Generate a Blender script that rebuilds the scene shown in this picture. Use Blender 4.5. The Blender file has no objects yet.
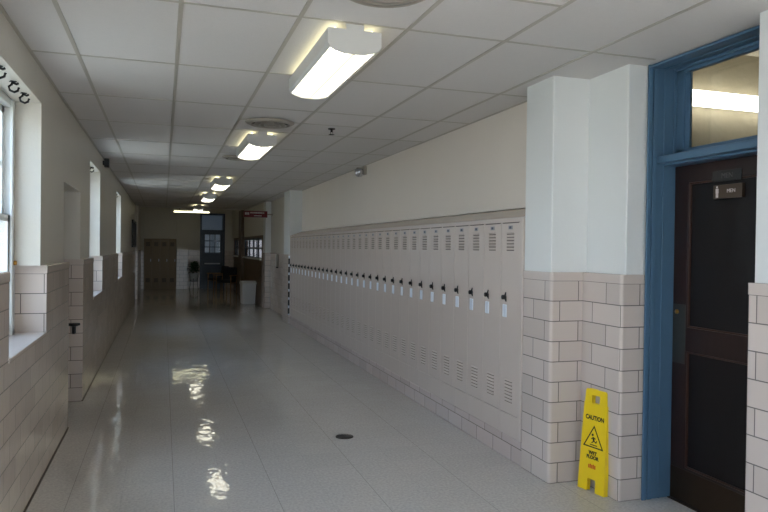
import bpy, bmesh, math, random
from mathutils import Vector, Matrix
random.seed(7)
SC = bpy.context.scene
COL = SC.collection
PI = math.pi

# ------------------------------------------------------------------ helpers
def lin(c):
    return tuple(((v/255)/12.92 if v/255 <= .04045 else ((v/255+.055)/1.055)**2.4) for v in c)

def mat(name, rgb, rough=.5, metal=0., spec=.5, bump=0., bscale=40., var=0., vscale=6., emit=None, estr=0., coat=0.):
    m = bpy.data.materials.new(name); m.use_nodes = True
    nt = m.node_tree; b = nt.nodes['Principled BSDF']
    c = (*lin(rgb), 1)
    b.inputs['Base Color'].default_value = c
    b.inputs['Roughness'].default_value = rough
    b.inputs['Metallic'].default_value = metal
    b.inputs['Specular IOR Level'].default_value = spec
    b.inputs['Coat Weight'].default_value = coat
    if emit:
        b.inputs['Emission Color'].default_value = (*emit, 1)
        b.inputs['Emission Strength'].default_value = estr
    if bump or var:
        tc = nt.nodes.new('ShaderNodeTexCoord')
    if bump:
        n = nt.nodes.new('ShaderNodeTexNoise'); n.inputs['Scale'].default_value = bscale; n.inputs['Detail'].default_value = 4
        bp = nt.nodes.new('ShaderNodeBump'); bp.inputs['Strength'].default_value = bump; bp.inputs['Distance'].default_value = .01
        nt.links.new(tc.outputs['Object'], n.inputs['Vector']); nt.links.new(n.outputs['Fac'], bp.inputs['Height'])
        nt.links.new(bp.outputs['Normal'], b.inputs['Normal'])
    if var:
        n = nt.nodes.new('ShaderNodeTexNoise'); n.inputs['Scale'].default_value = vscale; n.inputs['Detail'].default_value = 6
        mx = nt.nodes.new('ShaderNodeMix'); mx.data_type = 'RGBA'
        mx.inputs['A'].default_value = tuple(v*(1-var) for v in c[:3])+(1,)
        mx.inputs['B'].default_value = tuple(min(1, v*(1+var)) for v in c[:3])+(1,)
        nt.links.new(tc.outputs['Object'], n.inputs['Vector']); nt.links.new(n.outputs['Fac'], mx.inputs['Factor'])
        nt.links.new(mx.outputs['Result'], b.inputs['Base Color'])
    return m

def tile_mat(name, rgb, mortar, bw=.305, rh=.1437, rough=.16):
    m = bpy.data.materials.new(name); m.use_nodes = True
    nt = m.node_tree; L = nt.links.new; b = nt.nodes['Principled BSDF']
    geo = nt.nodes.new('ShaderNodeNewGeometry')
    sep = nt.nodes.new('ShaderNodeSeparateXYZ'); L(geo.outputs['Position'], sep.inputs[0])
    ad = nt.nodes.new('ShaderNodeMath'); ad.operation = 'SUBTRACT'; L(sep.outputs['X'], ad.inputs[0]); L(sep.outputs['Y'], ad.inputs[1])
    cb = nt.nodes.new('ShaderNodeCombineXYZ'); L(ad.outputs[0], cb.inputs['X']); L(sep.outputs['Z'], cb.inputs['Y'])
    mp = nt.nodes.new('ShaderNodeMapping'); mp.inputs['Location'].default_value = (.095+30.5, .1437*20, 0); L(cb.outputs[0], mp.inputs['Vector'])
    br = nt.nodes.new('ShaderNodeTexBrick'); L(mp.outputs[0], br.inputs['Vector'])
    c = lin(rgb)
    br.inputs['Color1'].default_value = (*[v*.93 for v in c], 1)
    br.inputs['Color2'].default_value = (*[min(1, v*1.06) for v in c], 1)
    br.inputs['Mortar'].default_value = (*lin(mortar), 1)
    br.inputs['Scale'].default_value = 1; br.inputs['Brick Width'].default_value = bw; br.inputs['Row Height'].default_value = rh
    br.inputs['Mortar Size'].default_value = .0036; br.inputs['Mortar Smooth'].default_value = .25; br.inputs['Bias'].default_value = 0
    br.offset = .5
    L(br.outputs['Color'], b.inputs['Base Color'])
    no = nt.nodes.new('ShaderNodeTexNoise'); no.inputs['Scale'].default_value = 9; no.inputs['Detail'].default_value = 2
    L(geo.outputs['Position'], no.inputs['Vector'])
    sb = nt.nodes.new('ShaderNodeMath'); sb.operation = 'MULTIPLY_ADD'; sb.inputs[1].default_value = -1.2
    L(br.outputs['Fac'], sb.inputs[0]); L(no.outputs['Fac'], sb.inputs[2])
    bp = nt.nodes.new('ShaderNodeBump'); bp.inputs['Strength'].default_value = .35; bp.inputs['Distance'].default_value = .004
    L(sb.outputs[0], bp.inputs['Height']); L(bp.outputs['Normal'], b.inputs['Normal'])
    rm = nt.nodes.new('ShaderNodeMath'); rm.operation = 'MULTIPLY_ADD'; rm.inputs[1].default_value = .5; rm.inputs[2].default_value = rough
    L(br.outputs['Fac'], rm.inputs[0]); L(rm.outputs[0], b.inputs['Roughness'])
    return m

def floor_mat():
    m = bpy.data.materials.new('polished_floor_tile'); m.use_nodes = True
    nt = m.node_tree; L = nt.links.new; b = nt.nodes['Principled BSDF']
    geo = nt.nodes.new('ShaderNodeNewGeometry')
    mp = nt.nodes.new('ShaderNodeMapping'); mp.inputs['Location'].default_value = (-.08+30*.325, 32.5-.05, 0); L(geo.outputs['Position'], mp.inputs['Vector'])
    br = nt.nodes.new('ShaderNodeTexBrick'); br.offset = 0; L(mp.outputs[0], br.inputs['Vector'])
    c = lin(FLOOR)
    br.inputs['Color1'].default_value = (*[v*.98 for v in c], 1); br.inputs['Color2'].default_value = (*[v*1.02 for v in c], 1)
    br.inputs['Mortar'].default_value = (*[v*.72 for v in c], 1)
    br.inputs['Scale'].default_value = 1; br.inputs['Brick Width'].default_value = .325; br.inputs['Row Height'].default_value = .325
    br.inputs['Mortar Size'].default_value = .0008; br.inputs['Mortar Smooth'].default_value = .6
    # every second joint along the hall is a darker, dirtier seam
    b2 = nt.nodes.new('ShaderNodeTexBrick'); b2.offset = 0; L(mp.outputs[0], b2.inputs['Vector'])
    b2.inputs['Scale'].default_value = 1; b2.inputs['Brick Width'].default_value = .65; b2.inputs['Row Height'].default_value = 200
    b2.inputs['Mortar Size'].default_value = .0020; b2.inputs['Mortar Smooth'].default_value = .4
    n1 = nt.nodes.new('ShaderNodeTexNoise'); n1.inputs['Scale'].default_value = 55; n1.inputs['Detail'].default_value = 5; L(geo.outputs['Position'], n1.inputs['Vector'])
    n2 = nt.nodes.new('ShaderNodeTexNoise'); n2.inputs['Scale'].default_value = 1.1; n2.inputs['Detail'].default_value = 3; L(geo.outputs['Position'], n2.inputs['Vector'])
    mx = nt.nodes.new('ShaderNodeMix'); mx.data_type = 'RGBA'; mx.blend_type = 'MULTIPLY'; mx.inputs['Factor'].default_value = 1
    rp = nt.nodes.new('ShaderNodeMapRange'); rp.inputs['From Min'].default_value = .3; rp.inputs['From Max'].default_value = .7; rp.inputs['To Min'].default_value = .84; rp.inputs['To Max'].default_value = 1.1
    L(n1.outputs['Fac'], rp.inputs['Value']); L(br.outputs['Color'], mx.inputs['A']); L(rp.outputs[0], mx.inputs['B'])
    m2 = nt.nodes.new('ShaderNodeMix'); m2.data_type = 'RGBA'; L(b2.outputs['Fac'], m2.inputs['Factor']); L(mx.outputs['Result'], m2.inputs['A'])
    m2.inputs['B'].default_value = (*[v*.5 for v in c], 1)
    L(m2.outputs['Result'], b.inputs['Base Color'])
    r2 = nt.nodes.new('ShaderNodeMapRange'); r2.inputs['From Min'].default_value = .3; r2.inputs['From Max'].default_value = .7; r2.inputs['To Min'].default_value = .025; r2.inputs['To Max'].default_value = .055
    L(n2.outputs['Fac'], r2.inputs['Value']); L(r2.outputs[0], b.inputs['Roughness'])
    # worn, gently wavy polish breaks the reflections into bars
    w = nt.nodes.new('ShaderNodeTexNoise'); w.inputs['Scale'].default_value = 4.5; w.inputs['Detail'].default_value = 1.2; w.inputs['Roughness'].default_value = .55
    mw = nt.nodes.new('ShaderNodeMapping'); mw.inputs['Scale'].default_value = (2.6, 1.5, 1); L(geo.outputs['Position'], mw.inputs['Vector']); L(mw.outputs[0], w.inputs['Vector'])
    bp = nt.nodes.new('ShaderNodeBump'); bp.inputs['Strength'].default_value = .17; bp.inputs['Distance'].default_value = .012
    L(w.outputs['Fac'], bp.inputs['Height']); L(bp.outputs['Normal'], b.inputs['Normal'])
    return m

def wood_mat(name, rgb, rough=.4, scale=3., contrast=.35):
    m = bpy.data.materials.new(name); m.use_nodes = True
    nt = m.node_tree; L = nt.links.new; b = nt.nodes['Principled BSDF']; b.inputs['Roughness'].default_value = rough
    geo = nt.nodes.new('ShaderNodeNewGeometry'); mp = nt.nodes.new('ShaderNodeMapping'); mp.inputs['Scale'].default_value = (14, 14, 1.1)
    L(geo.outputs['Position'], mp.inputs['Vector'])
    n = nt.nodes.new('ShaderNodeTexNoise'); n.inputs['Scale'].default_value = scale; n.inputs['Detail'].default_value = 7; n.inputs['Distortion'].default_value = .8
    L(mp.outputs[0], n.inputs['Vector'])
    c = lin(rgb); mx = nt.nodes.new('ShaderNodeMix'); mx.data_type = 'RGBA'
    mx.inputs['A'].default_value = (*[v*(1-contrast) for v in c], 1); mx.inputs['B'].default_value = (*[v*(1+contrast) for v in c], 1)
    L(n.outputs['Fac'], mx.inputs['Factor']); L(mx.outputs['Result'], b.inputs['Base Color'])
    return m

def glass_mat(name, tint=(1, 1, 1), refl=1.0):
    m = bpy.data.materials.new(name); m.use_nodes = True; nt = m.node_tree; L = nt.links.new
    nt.nodes.remove(nt.nodes['Principled BSDF']); out = nt.nodes['Material Output']
    t = nt.nodes.new('ShaderNodeBsdfTransparent'); t.inputs['Color'].default_value = (*tint, 1)
    g = nt.nodes.new('ShaderNodeBsdfGlossy'); g.inputs['Roughness'].default_value = .02
    f = nt.nodes.new('ShaderNodeLayerWeight'); f.inputs['Blend'].default_value = .5
    pw = nt.nodes.new('ShaderNodeMath'); pw.operation = 'POWER'; pw.inputs[1].default_value = 5; L(f.outputs['Facing'], pw.inputs[0])
    mu = nt.nodes.new('ShaderNodeMath'); mu.operation = 'MULTIPLY_ADD'; mu.inputs[1].default_value = .9*refl; mu.inputs[2].default_value = .04*refl; L(pw.outputs[0], mu.inputs[0])
    mx = nt.nodes.new('ShaderNodeMixShader'); L(mu.outputs[0], mx.inputs[0]); L(t.outputs[0], mx.inputs[1]); L(g.outputs[0], mx.inputs[2]); L(mx.outputs[0], out.inputs['Surface'])
    return m

class MB:
    """collects shapes; build() links them as one mesh object"""
    def __init__(s): s.bm = bmesh.new(); s.mi = 0
    def _mark(s, faces):
        for f in faces: f.material_index = s.mi
    def box(s, x0, x1, y0, y1, z0, z1, bevel=0, seg=2, M=None, edges='all'):
        t = bmesh.new()
        bmesh.ops.create_cube(t, size=1)
        for v in t.verts:
            v.co = Vector(((x0+x1)/2+v.co.x*(x1-x0), (y0+y1)/2+v.co.y*(y1-y0), (z0+z1)/2+v.co.z*(z1-z0)))
        if bevel:
            es = [e for e in t.edges if edges == 'all' or abs((e.verts[0].co-e.verts[1].co).normalized()['xyz'.index(edges)]) > .99]
            bmesh.ops.bevel(t, geom=es, offset=bevel, segments=seg, profile=.5, affect='EDGES')
        return s.join(t, M)
    def join(s, t, M=None):
        if M is not None: bmesh.ops.transform(t, matrix=M, verts=t.verts)
        for f in t.faces: f.material_index = s.mi
        me = bpy.data.meshes.new('tmp'); t.to_mesh(me); t.free(); s.bm.from_mesh(me); bpy.data.meshes.remove(me)
        return s
    def prism(s, pts, axis, a, b):
        """pts: 2D outline in the other two axes, extruded along axis from a to b"""
        t = bmesh.new(); ring = []
        for k in (a, b):
            r = []
            for p in pts:
                c = list(p); c.insert('xyz'.index(axis), k); r.append(t.verts.new(c))
            ring.append(r)
        n = len(pts); t.faces.new(ring[0][::-1]); t.faces.new(ring[1])
        for i in range(n): t.faces.new((ring[0][i], ring[0][(i+1) % n], ring[1][(i+1) % n], ring[1][i]))
        bmesh.ops.recalc_face_normals(t, faces=t.faces)
        return s.join(t)
    def lathe(s, prof, M=None, n=32):
        """prof: (r, z) pairs turned about z"""
        t = bmesh.new(); rows = []
        for r, z in prof:
            if r < 1e-6: rows.append([t.verts.new((0, 0, z))])
            else: rows.append([t.verts.new((r*math.cos(2*PI*i/n), r*math.sin(2*PI*i/n), z)) for i in range(n)])
        for a, b in zip(rows, rows[1:]):
            for i in range(n):
                j = (i+1) % n
                if len(a) == 1 and len(b) == 1: continue
                if len(a) == 1: t.faces.new((a[0], b[j], b[i]))
                elif len(b) == 1: t.faces.new((a[i], a[j], b[0]))
                else: t.faces.new((a[i], a[j], b[j], b[i]))
        bmesh.ops.recalc_face_normals(t, faces=t.faces)
        for f in t.faces: f.smooth = True
        return s.join(t, M)
    def tube(s, pts, r, n=8, closed_ends=True):
        t = bmesh.new(); pts = [Vector(p) for p in pts]; rows = []
        for i, p in enumerate(pts):
            d = (pts[min(i+1, len(pts)-1)]-pts[max(i-1, 0)]).normalized()
            u = d.cross(Vector((0, 0, 1)) if abs(d.z) < .9 else Vector((1, 0, 0))).normalized(); w = d.cross(u)
            rr = r[i] if isinstance(r, (list, tuple)) else r
            rows.append([t.verts.new(p+rr*(u*math.cos(2*PI*k/n)+w*math.sin(2*PI*k/n))) for k in range(n)])
        for a, b in zip(rows, rows[1:]):
            for k in range(n): t.faces.new((a[k], a[(k+1) % n], b[(k+1) % n], b[k]))
        if closed_ends: t.faces.new(rows[0][::-1]); t.faces.new(rows[-1])
        bmesh.ops.recalc_face_normals(t, faces=t.faces)
        for f in t.faces: f.smooth = len(f.verts) == 4
        return s.join(t)
    def build(s, name, mats, parent=None, loc=None):
        me = bpy.data.meshes.new(name); s.bm.to_mesh(me); s.bm.free()
        for m in (mats if isinstance(mats, (list, tuple)) else [mats]): me.materials.append(m)
        o = bpy.data.objects.new(name, me); COL.objects.link(o)
        if loc: o.location = loc
        if parent: o.parent = parent
        return o

def tag(o, label=None, cat=None, group=None, kind=None):
    if label: o['label'] = label
    if cat: o['category'] = cat
    if group: o['group'] = group
    if kind: o['kind'] = kind
    return o
def thing(name, loc, label, cat, group=None, kind=None, rz=0):
    o = bpy.data.objects.new(name, None); COL.objects.link(o); o.location = loc; o.rotation_euler.z = rz
    o.empty_display_size = .1
    return tag(o, label, cat, group, kind)
def copy_tree(o, parent=None):
    c = o.copy(); COL.objects.link(c)
    if parent: c.parent = parent
    for ch in list(o.children): copy_tree(ch, c)
    return c
def text_mesh(txt, size, depth=.0008, bold=0.):
    cu = bpy.data.curves.new('lettering', 'FONT'); cu.body = txt; cu.size = size; cu.align_x = 'CENTER'; cu.align_y = 'CENTER'; cu.extrude = depth; cu.resolution_u = 3; cu.offset = bold
    ob = bpy.data.objects.new('lettering', cu); COL.objects.link(ob)
    bpy.context.view_layer.update()
    me = bpy.data.meshes.new_from_object(ob.evaluated_get(bpy.context.evaluated_depsgraph_get()))
    bpy.data.objects.remove(ob); return me
def text_obj(name, txt, size, m, parent, M, depth=.0008, bold=0):
    me = text_mesh(txt, size, depth, bold); me.materials.clear(); me.materials.append(m)
    o = bpy.data.objects.new(name, me); COL.objects.link(o); o.parent = parent; o.matrix_local = M
    return o

# ------------------------------------------------------------------ palette
FLOOR = (203, 198, 192)
M_floor = floor_mat()
M_recess = mat('tan_plaster', (234, 223, 210), .4, bump=.12, bscale=60, var=.03, vscale=2)
M_pier = mat('white_plaster', (226, 227, 224), .38, bump=.12, bscale=60, var=.03, vscale=2)
M_plaster = mat('cream_plaster', (206, 200, 188), .38, bump=.12, bscale=60, var=.03, vscale=2)
M_tile = tile_mat('glazed_wall_tile', (206, 192, 182), (108, 100, 94))
M_cap = mat('glazed_cap_tile', (206, 192, 182), .18, var=.04, vscale=9)
M_ceil = mat('ceiling_tile', (212, 208, 204), .85, bump=.25, bscale=160, var=.03, vscale=40)
M_tee = mat('ceiling_tee', (178, 172, 160), .45)
M_locker = mat('beige_locker_enamel', (206, 192, 181), .27, bump=.03, bscale=25, var=.025, vscale=3)
M_lockdark = mat('locker_slot', (92, 82, 76), .7)
M_steel = mat('brushed_steel', (222, 228, 236), .35, metal=.15)
M_plate = mat('number_plate_grey', (150, 148, 150), .4, metal=.3)
M_num = mat('number_ink', (84, 84, 100), .6)
M_black = mat('black_plastic', (18, 18, 20), .4)
M_white = mat('white_paint', (228, 228, 224), .35)
M_fixt = mat('light_housing_enamel', (205, 203, 198), .4)
M_lens = mat('lit_diffuser', (240, 240, 220), .4, emit=(1.0, .95, .78), estr=2.6)
M_rib = mat('lens_rib', (235, 228, 190), .4, emit=(1, .92, .62), estr=.85)
M_tubelit = mat('lit_fluorescent_tube', (250, 250, 235), .4, emit=(1.0, .95, .62), estr=3.0)
M_blue = mat('blue_frame_paint', (78, 109, 134), .42, bump=.05, bscale=30, var=.06, vscale=8)
M_navy = mat('dark_blue_door_paint', (52, 66, 84), .4, var=.05)
M_wood = wood_mat('dark_mahogany', (38, 21, 17), .33)
M_woodpanel = mat('door_panel_mahogany', (22, 16, 15), .42, spec=.3, var=.12, vscale=5)
M_kick = mat('tarnished_kick_plate', (64, 50, 38), .38, metal=.75, var=.2, vscale=7)
M_bronze = mat('bronze_plate', (96, 82, 70), .35, metal=.7)
M_lockplate = mat('worn_lock_plate', (86, 86, 82), .35, metal=.8, var=.1)
M_brass = mat('brass', (190, 140, 70), .3, metal=.9)
M_glass = glass_mat('clear_window_glass')
M_tglass = glass_mat('transom_glass', (.86, .86, .82), 1.2)
M_restroom = mat('restroom_plaster', (172, 164, 144), .7, bump=.6, bscale=16, var=.16, vscale=6)
M_yellow = mat('yellow_plastic', (244, 208, 28), .34, bump=.04, bscale=80)
M_ink = mat('black_ink', (26, 24, 20), .6)
M_red = mat('orange_red_ink', (214, 92, 28), .6)
M_signred = mat('dark_red_sign', (112, 26, 34), .5)
M_signtext = mat('pale_sign_letters', (214, 200, 196), .5)
M_vent = mat('diffuser_enamel', (160, 152, 140), .45)
M_ventdark = mat('diffuser_gap', (52, 47, 42), .8)
M_bin = mat('white_bin_plastic', (226, 228, 230), .35)
M_leaf = mat('dark_green_leaf', (44, 76, 36), .45, var=.3, vscale=12)
M_pot = mat('pale_glazed_pot', (206, 212, 216), .2)
M_iron = mat('black_iron', (24, 23, 22), .5, metal=.5)
M_oak = wood_mat('brown_oak', (96, 76, 58), .42, contrast=.25)
M_chairwood = wood_mat('chair_frame_wood', (156, 122, 88), .4, contrast=.2)
M_fabric = mat('dark_chair_fabric', (30, 33, 42), .9, bump=.2, bscale=120)
M_farlock = mat('tan_locker_enamel', (150, 132, 104), .38, var=.04)
M_grass = mat('dry_lawn_and_paving', (108, 112, 108), .95, var=.2, vscale=3)
M_asph = mat('drain_iron', (62, 58, 56), .5, metal=.6)

# ------------------------------------------------------------------ camera (level of the eye of the photographer)
f_px, yaw, pitch, roll, H = 673.2, .3168, -.0108, .0128, 1.648
fw = Vector((math.sin(yaw)*math.cos(pitch), math.cos(yaw)*math.cos(pitch), math.sin(pitch)))
r0 = Vector((math.cos(yaw), -math.sin(yaw), 0)); u0 = r0.cross(fw)
r2 = r0*math.cos(roll)+u0*math.sin(roll); u2 = -r0*math.sin(roll)+u0*math.cos(roll)
cd = bpy.data.cameras.new('camera'); cam = bpy.data.objects.new('camera', cd); COL.objects.link(cam)
cd.sensor_width = 36; cd.lens = f_px/768*36; cd.clip_start = .05; cd.clip_end = 200
cam.matrix_world = Matrix(((r2.x, u2.x, -fw.x, 0), (r2.y, u2.y, -fw.y, 0), (r2.z, u2.z, -fw.z, H), (0, 0, 0, 1)))
SC.camera = cam

# ------------------------------------------------------------------ room shell
CZ = 2.883           # suspended ceiling
HZ = 3.30            # old ceiling past the suspended one
Y0, Y1 = -3.2, 27.3
YC = 22.5            # where the suspended ceiling stops
TZ = 1.4370; CAPZ = 1.497
XL, XLP = -.80, -.828   # tile face / plaster face on the left
WIN = [(-2.7, -.4), (.1, 2.7), (4.14, 5.38), (8.80, 10.05), (13.50, 14.75)]  # first two windows are unseen, added and sized to bring in daylight
WZ0, WZ1 = 1.01, 2.645
ALC = (6.60, 7.72, 2.20)
XOUT = -1.14

def S(o, label, cat): return tag(o, label, cat, kind='structure')

b = MB(); b.box(-1.2, 6.2, Y0-.2, Y1+.3, -.12, 0)
S(b.build('floor', M_floor), 'polished pale grey vinyl tile floor of the school hallway', 'floor')

# suspended ceiling: tiles and tee grid
b = MB(); b.mi = 0
b.box(-.95, 3.315, Y0, YC, CZ, CZ+.10)
b.mi = 1
tx = [-.535+.61*k for k in range(6)]
for x in tx: b.box(x-.012, x+.012, Y0, YC, CZ-.004, CZ+.02)
yy = [3.575+1.22*k for k in range(-10, 16)]
for y in yy: b.box(XLP, 2.98, y-.010, y+.010, CZ-.003, CZ+.02)
for y in (6.625, 9.065, 2.965, 12.725): b.box(tx[2], tx[4], y-.010, y+.010, CZ-.003, CZ+.02)
b.box(XLP, XLP+.022, Y0, YC, CZ-.004, CZ+.02); b.box(2.828, 2.85, 4.52, 14.4, CZ-.004, CZ+.02)
b.mi = 0
b.box(-.95, 3.0, YC, YC+.05, CZ-.02, HZ)
S(b.build('ceiling', [M_ceil, M_tee]), 'suspended ceiling of off white tiles in a metal grid', 'ceiling')
b = MB(); b.box(-1.2, 6.2, Y0-.2, Y1+.3, HZ, HZ+.1)
S(b.build('ceiling', M_plaster), 'plain plaster ceiling beyond the suspended tiles', 'ceiling')

def panels(b, x0, x1, ya, yb, za, zb, holes):
    """wall slab with rectangular holes (y0,y1,z0,z1)"""
    hs = sorted(h for h in holes if h[0] < yb and h[1] > ya)
    y = ya
    for h in hs:
        a, c = max(h[0], ya), min(h[1], yb)
        if a > y: b.box(x0, x1, y, a, za, zb)
        if h[2] > za: b.box(x0, x1, a, c, za, min(h[2], zb))
        if h[3] < zb: b.box(x0, x1, a, c, max(h[3], za), zb)
        y = c
    if y < yb: b.box(x0, x1, y, yb, za, zb)

holes = [(a, c, WZ0, WZ1) for a, c in WIN]+[(ALC[0], ALC[1], 0, ALC[2])]
b = MB()
b.mi = 0; panels(b, XOUT, XLP, Y0, Y1, CAPZ, HZ, [(h[0]-(.19 if h[2] else .15), h[1]-(.09 if h[2] else .03), h[2], h[3]) for h in holes])
b.mi = 1; panels(b, XOUT, XL, Y0, Y1, 0, TZ, [h if h[2] == 0 else h for h in holes])
b.mi = 2
y = Y0
for h in sorted(holes):                           # bullnose cap course
    b.box(XOUT, XL+.004, y, h[0], TZ, CAPZ, bevel=.008, edges='y'); y = h[1]
b.box(XOUT, XL+.004, y, Y1, TZ, CAPZ, bevel=.008, edges='y')
for a, c in WIN: b.box(XOUT+.01, XL+.006, a, c, WZ0-.02, WZ0+.008, bevel=.006, edges='y')
b.mi = 1; b.box(XL-.2, XL+.06, 21.9, 22.6, 0, TZ); b.mi = 0; b.box(XL-.2, XL+.05, 21.9, 22.6, TZ, HZ)
S(b.build('wall_left', [M_plaster, M_tile, M_cap]), 'left hallway wall of cream plaster over glazed tile with deep window openings', 'wall')

# right wall: piers, locker recess, door niche
b = MB()
def pier(x, xp, y0, y1, xb=3.43):
    b.mi = 1; b.box(x, xb, y0, y1, 0, TZ, bevel=.022, seg=4, edges='z')
    b.mi = 2; b.box(x-.003, xb, y0-.003, y1+.003, TZ, CAPZ, bevel=.022, seg=4, edges='z')
    b.mi = 4; b.box(xp, xb, y0+.014, y1-.008, CAPZ, HZ, bevel=.008, seg=2, edges='z')
pier(2.60, 2.606, 4.14, 4.535)
pier(2.86, 2.900, 3.71, 4.20, 3.32)
pier(2.57, 2.58, 14.42, 15.15)
pier(2.86, 2.898, Y0, 2.712)
pier(2.60, 2.61, 18.25, 18.70)
b.mi = 3; b.box(2.85, 3.15, 4.5, 14.45, 2.005, HZ); b.box(2.96, 3.15, 4.5, 14.45, 0, 2.01)
b.mi = 1; b.box(2.75, 3.15, 15.1, 18.3, 0, TZ); b.mi = 2; b.box(2.747, 3.15, 15.1, 18.3, TZ, CAPZ); b.mi = 0; b.box(2.765, 3.15, 15.1, 18.3, CAPZ, HZ)
b.mi = 0; b.box(3.1, 3.33, 2.6, 3.8, CZ+.03, HZ)
b.box(2.60, 3.15, 18.65, Y1, 1.98, HZ)
S(b.build('wall_right', [M_plaster, M_tile, M_cap, M_recess, M_pier]), 'right hallway wall with tiled piers, locker recess and door niche', 'wall')

# tiled curb under the lockers
b = MB(); b.box(2.60, 2.98, 4.52, 14.43, 0, .185, bevel=.008, edges='y')
mt = tile_mat('glazed_curb_tile', (204, 188, 180), (104, 92, 86), rh=.6)
S(b.build('baseboard_right', mt), 'pale pinkish tile curb under the row of lockers', 'baseboard')
b = MB()
yl = Y0
for (a, c) in ((Y0, ALC[0]), (ALC[1], 21.9)): b.box(XL-.01, XL+.008, a, c, 0, .012)  # thin dark strip at the wall foot, broken at the doorway
S(b.build('baseboard_left', mat('dark_joint', (96, 84, 72), .6)), 'thin dark joint along the foot of the left tiled wall', 'baseboard')

# end wall
b = MB()
b.mi = 0; b.box(-1.2, 1.36, Y1, Y1+.2, CAPZ, HZ); b.box(2.31, 3.15, Y1, Y1+.2, CAPZ, HZ); b.box(1.36, 2.31, Y1, Y1+.2, 2.95, HZ)
b.mi = 1; b.box(-1.2, 1.36, Y1, Y1+.2, 0, TZ); b.box(2.31, 3.15, Y1, Y1+.2, 0, TZ)
b.mi = 2; b.box(-1.2, 1.36, Y1-.003, Y1+.2, TZ, CAPZ); b.box(2.31, 3.15, Y1-.003, Y1+.2, TZ, CAPZ)
S(b.build('wall_end', [M_plaster, M_tile, M_cap]), 'dim end wall of the hallway', 'wall')
b = MB()
b.mi = 1; b.box(.47, .92, Y1-.38, Y1+.02, 0, TZ, bevel=.02, seg=4, edges='z'); b.mi = 2; b.box(.467, .923, Y1-.383, Y1+.02, TZ, CAPZ, bevel=.02, seg=4, edges='z')
b.mi = 0; b.box(.48, .91, Y1-.37, Y1+.02, CAPZ, HZ)
S(b.build('trim_1', [M_plaster, M_tile, M_cap]), 'tiled pier at the end of the hall between lockers and plant', 'pier')
b = MB()
b.mi = 1; b.box(-.85, -.71, Y1-.30, Y1, 0, TZ); b.mi = 0; b.box(-.85, -.715, Y1-.29, Y1, TZ, HZ)
S(b.build('trim_2', [M_plaster, M_tile, M_cap]), 'narrow tiled pilaster left of the end lockers', 'pilaster')
b = MB(); b.box(-.71, .47, Y1-.28, Y1, 1.935, HZ)
S(b.build('trim_3', M_plaster), 'plaster bulkhead above the end lockers', 'bulkhead')
# wall behind the photographer with glazed entrance doors added to let sunlight in
b = MB(); b.mi = 0
b.box(-1.2, -.5, Y0-.2, Y0, 0, HZ); b.box(1.75, 3.43, Y0-.2, Y0, 0, HZ); b.box(-.5, 1.75, Y0-.2, Y0, 2.8, HZ)
S(b.build('wall_back', [M_plaster]), 'cream plaster wall behind the photographer around the added entrance', 'wall')
d = thing('door_3', (.625, Y0-.1, 0), 'added glazed entrance doors behind the photographer', 'door', kind='structure')
b = MB()
for x in (-1.12, -.08, .01, 1.05): b.box(x, x+.07, -.03, .03, 0, 2.8)
for z in (0, 2.08, 2.72): b.box(-1.12, 1.12, -.03, .03, z, z+.08)
b.build('door_frame', M_navy, d)
b = MB(); b.box(-1.1, 1.1, -.004, .004, .08, 2.75); b.build('pane', M_glass, d)

# restroom behind the transom
b = MB()
b.box(3.31, 6.1, 4.42, 4.52, 0, HZ); b.box(3.43, 6.1, .9, 1.0, 0, HZ); b.box(6.1, 6.2, .9, 4.52, 0, HZ); b.box(3.43, 3.47, .9, 2.715, 0, HZ); b.box(3.31, 3.36, 3.76, 4.5, 0, HZ)
S(b.build('wall_restroom', M_restroom), 'rough beige restroom wall seen through the transom', 'wall')

# lawn outside the windows
b = MB(); b.box(-60, -1.3, -40, 60, -.9, -.8); b.box(-1.3, 20, -60, -3.5, -.9, -.8)
S(b.build('ground', M_grass), 'lawn outside the left windows', 'ground')

# ------------------------------------------------------------------ windows
WLAB = ['added window behind the photographer', 'added window beside the photographer', 'nearest white sash window at the left edge', 'second white sash window down the left wall', 'farthest white sash window down the left wall']
for k, (a, c) in enumerate(WIN):
    wa, wc = a-.19, c+.005
    w = thing('window_%d' % (k+1), (-1.04, (wa+wc)/2, WZ0), WLAB[k]+' in a tiled reveal', 'window', kind='structure')
    hw = (wc-wa)/2; hh = WZ1-WZ0
    b = MB()
    b.box(-.05, .035, -hw, -hw+.05, 0, hh, bevel=.006); b.box(-.05, .035, hw-.14, hw, 0, hh, bevel=.006); b.box(.03, .048, hw-.165, hw-.11, 0, hh, bevel=.005)
    b.box(-.05, .035, -hw, hw, hh-.05, hh, bevel=.006); b.box(-.05, .035, -hw, hw, 0, .035, bevel=.006)
    b.build('window_frame', M_white, w)
    for lo, hi, x in ((.035, hh*.5+.02, .008), (hh*.5-.02, hh-.05, -.03)):
        b = MB(); i = hw-.05
        b.box(x-.016, x+.016, -i, -i+.045, lo, hi); b.box(x-.016, x+.016, i-.14, i, lo, hi)
        b.box(x-.016, x+.016, -i, i, lo, lo+.05); b.box(x-.016, x+.016, -i, i, hi-.045, hi)
        for q in (-1/3, 1/3): b.box(x-.01, x+.01, i*q-.011, i*q+.011, lo, hi)
        b.box(x-.01, x+.01, -i, i, (lo+hi)/2-.011, (lo+hi)/2+.011)
        s = b.build('sash', M_white, w)
        b = MB(); b.box(x-.003, x+.003, -i+.02, i-.02, lo+.02, hi-.02); b.build('pane', M_glass, s)
    if k >= 1:
        b = MB(); b.lathe([(0, 0), (.011, 0), (.013, .012), (.011, .03), (0, .032)], Matrix.Translation((.056, hw-.115, CAPZ-WZ0+.004)), 14)
        b.build('sash_latch', M_brass, w)

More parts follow.
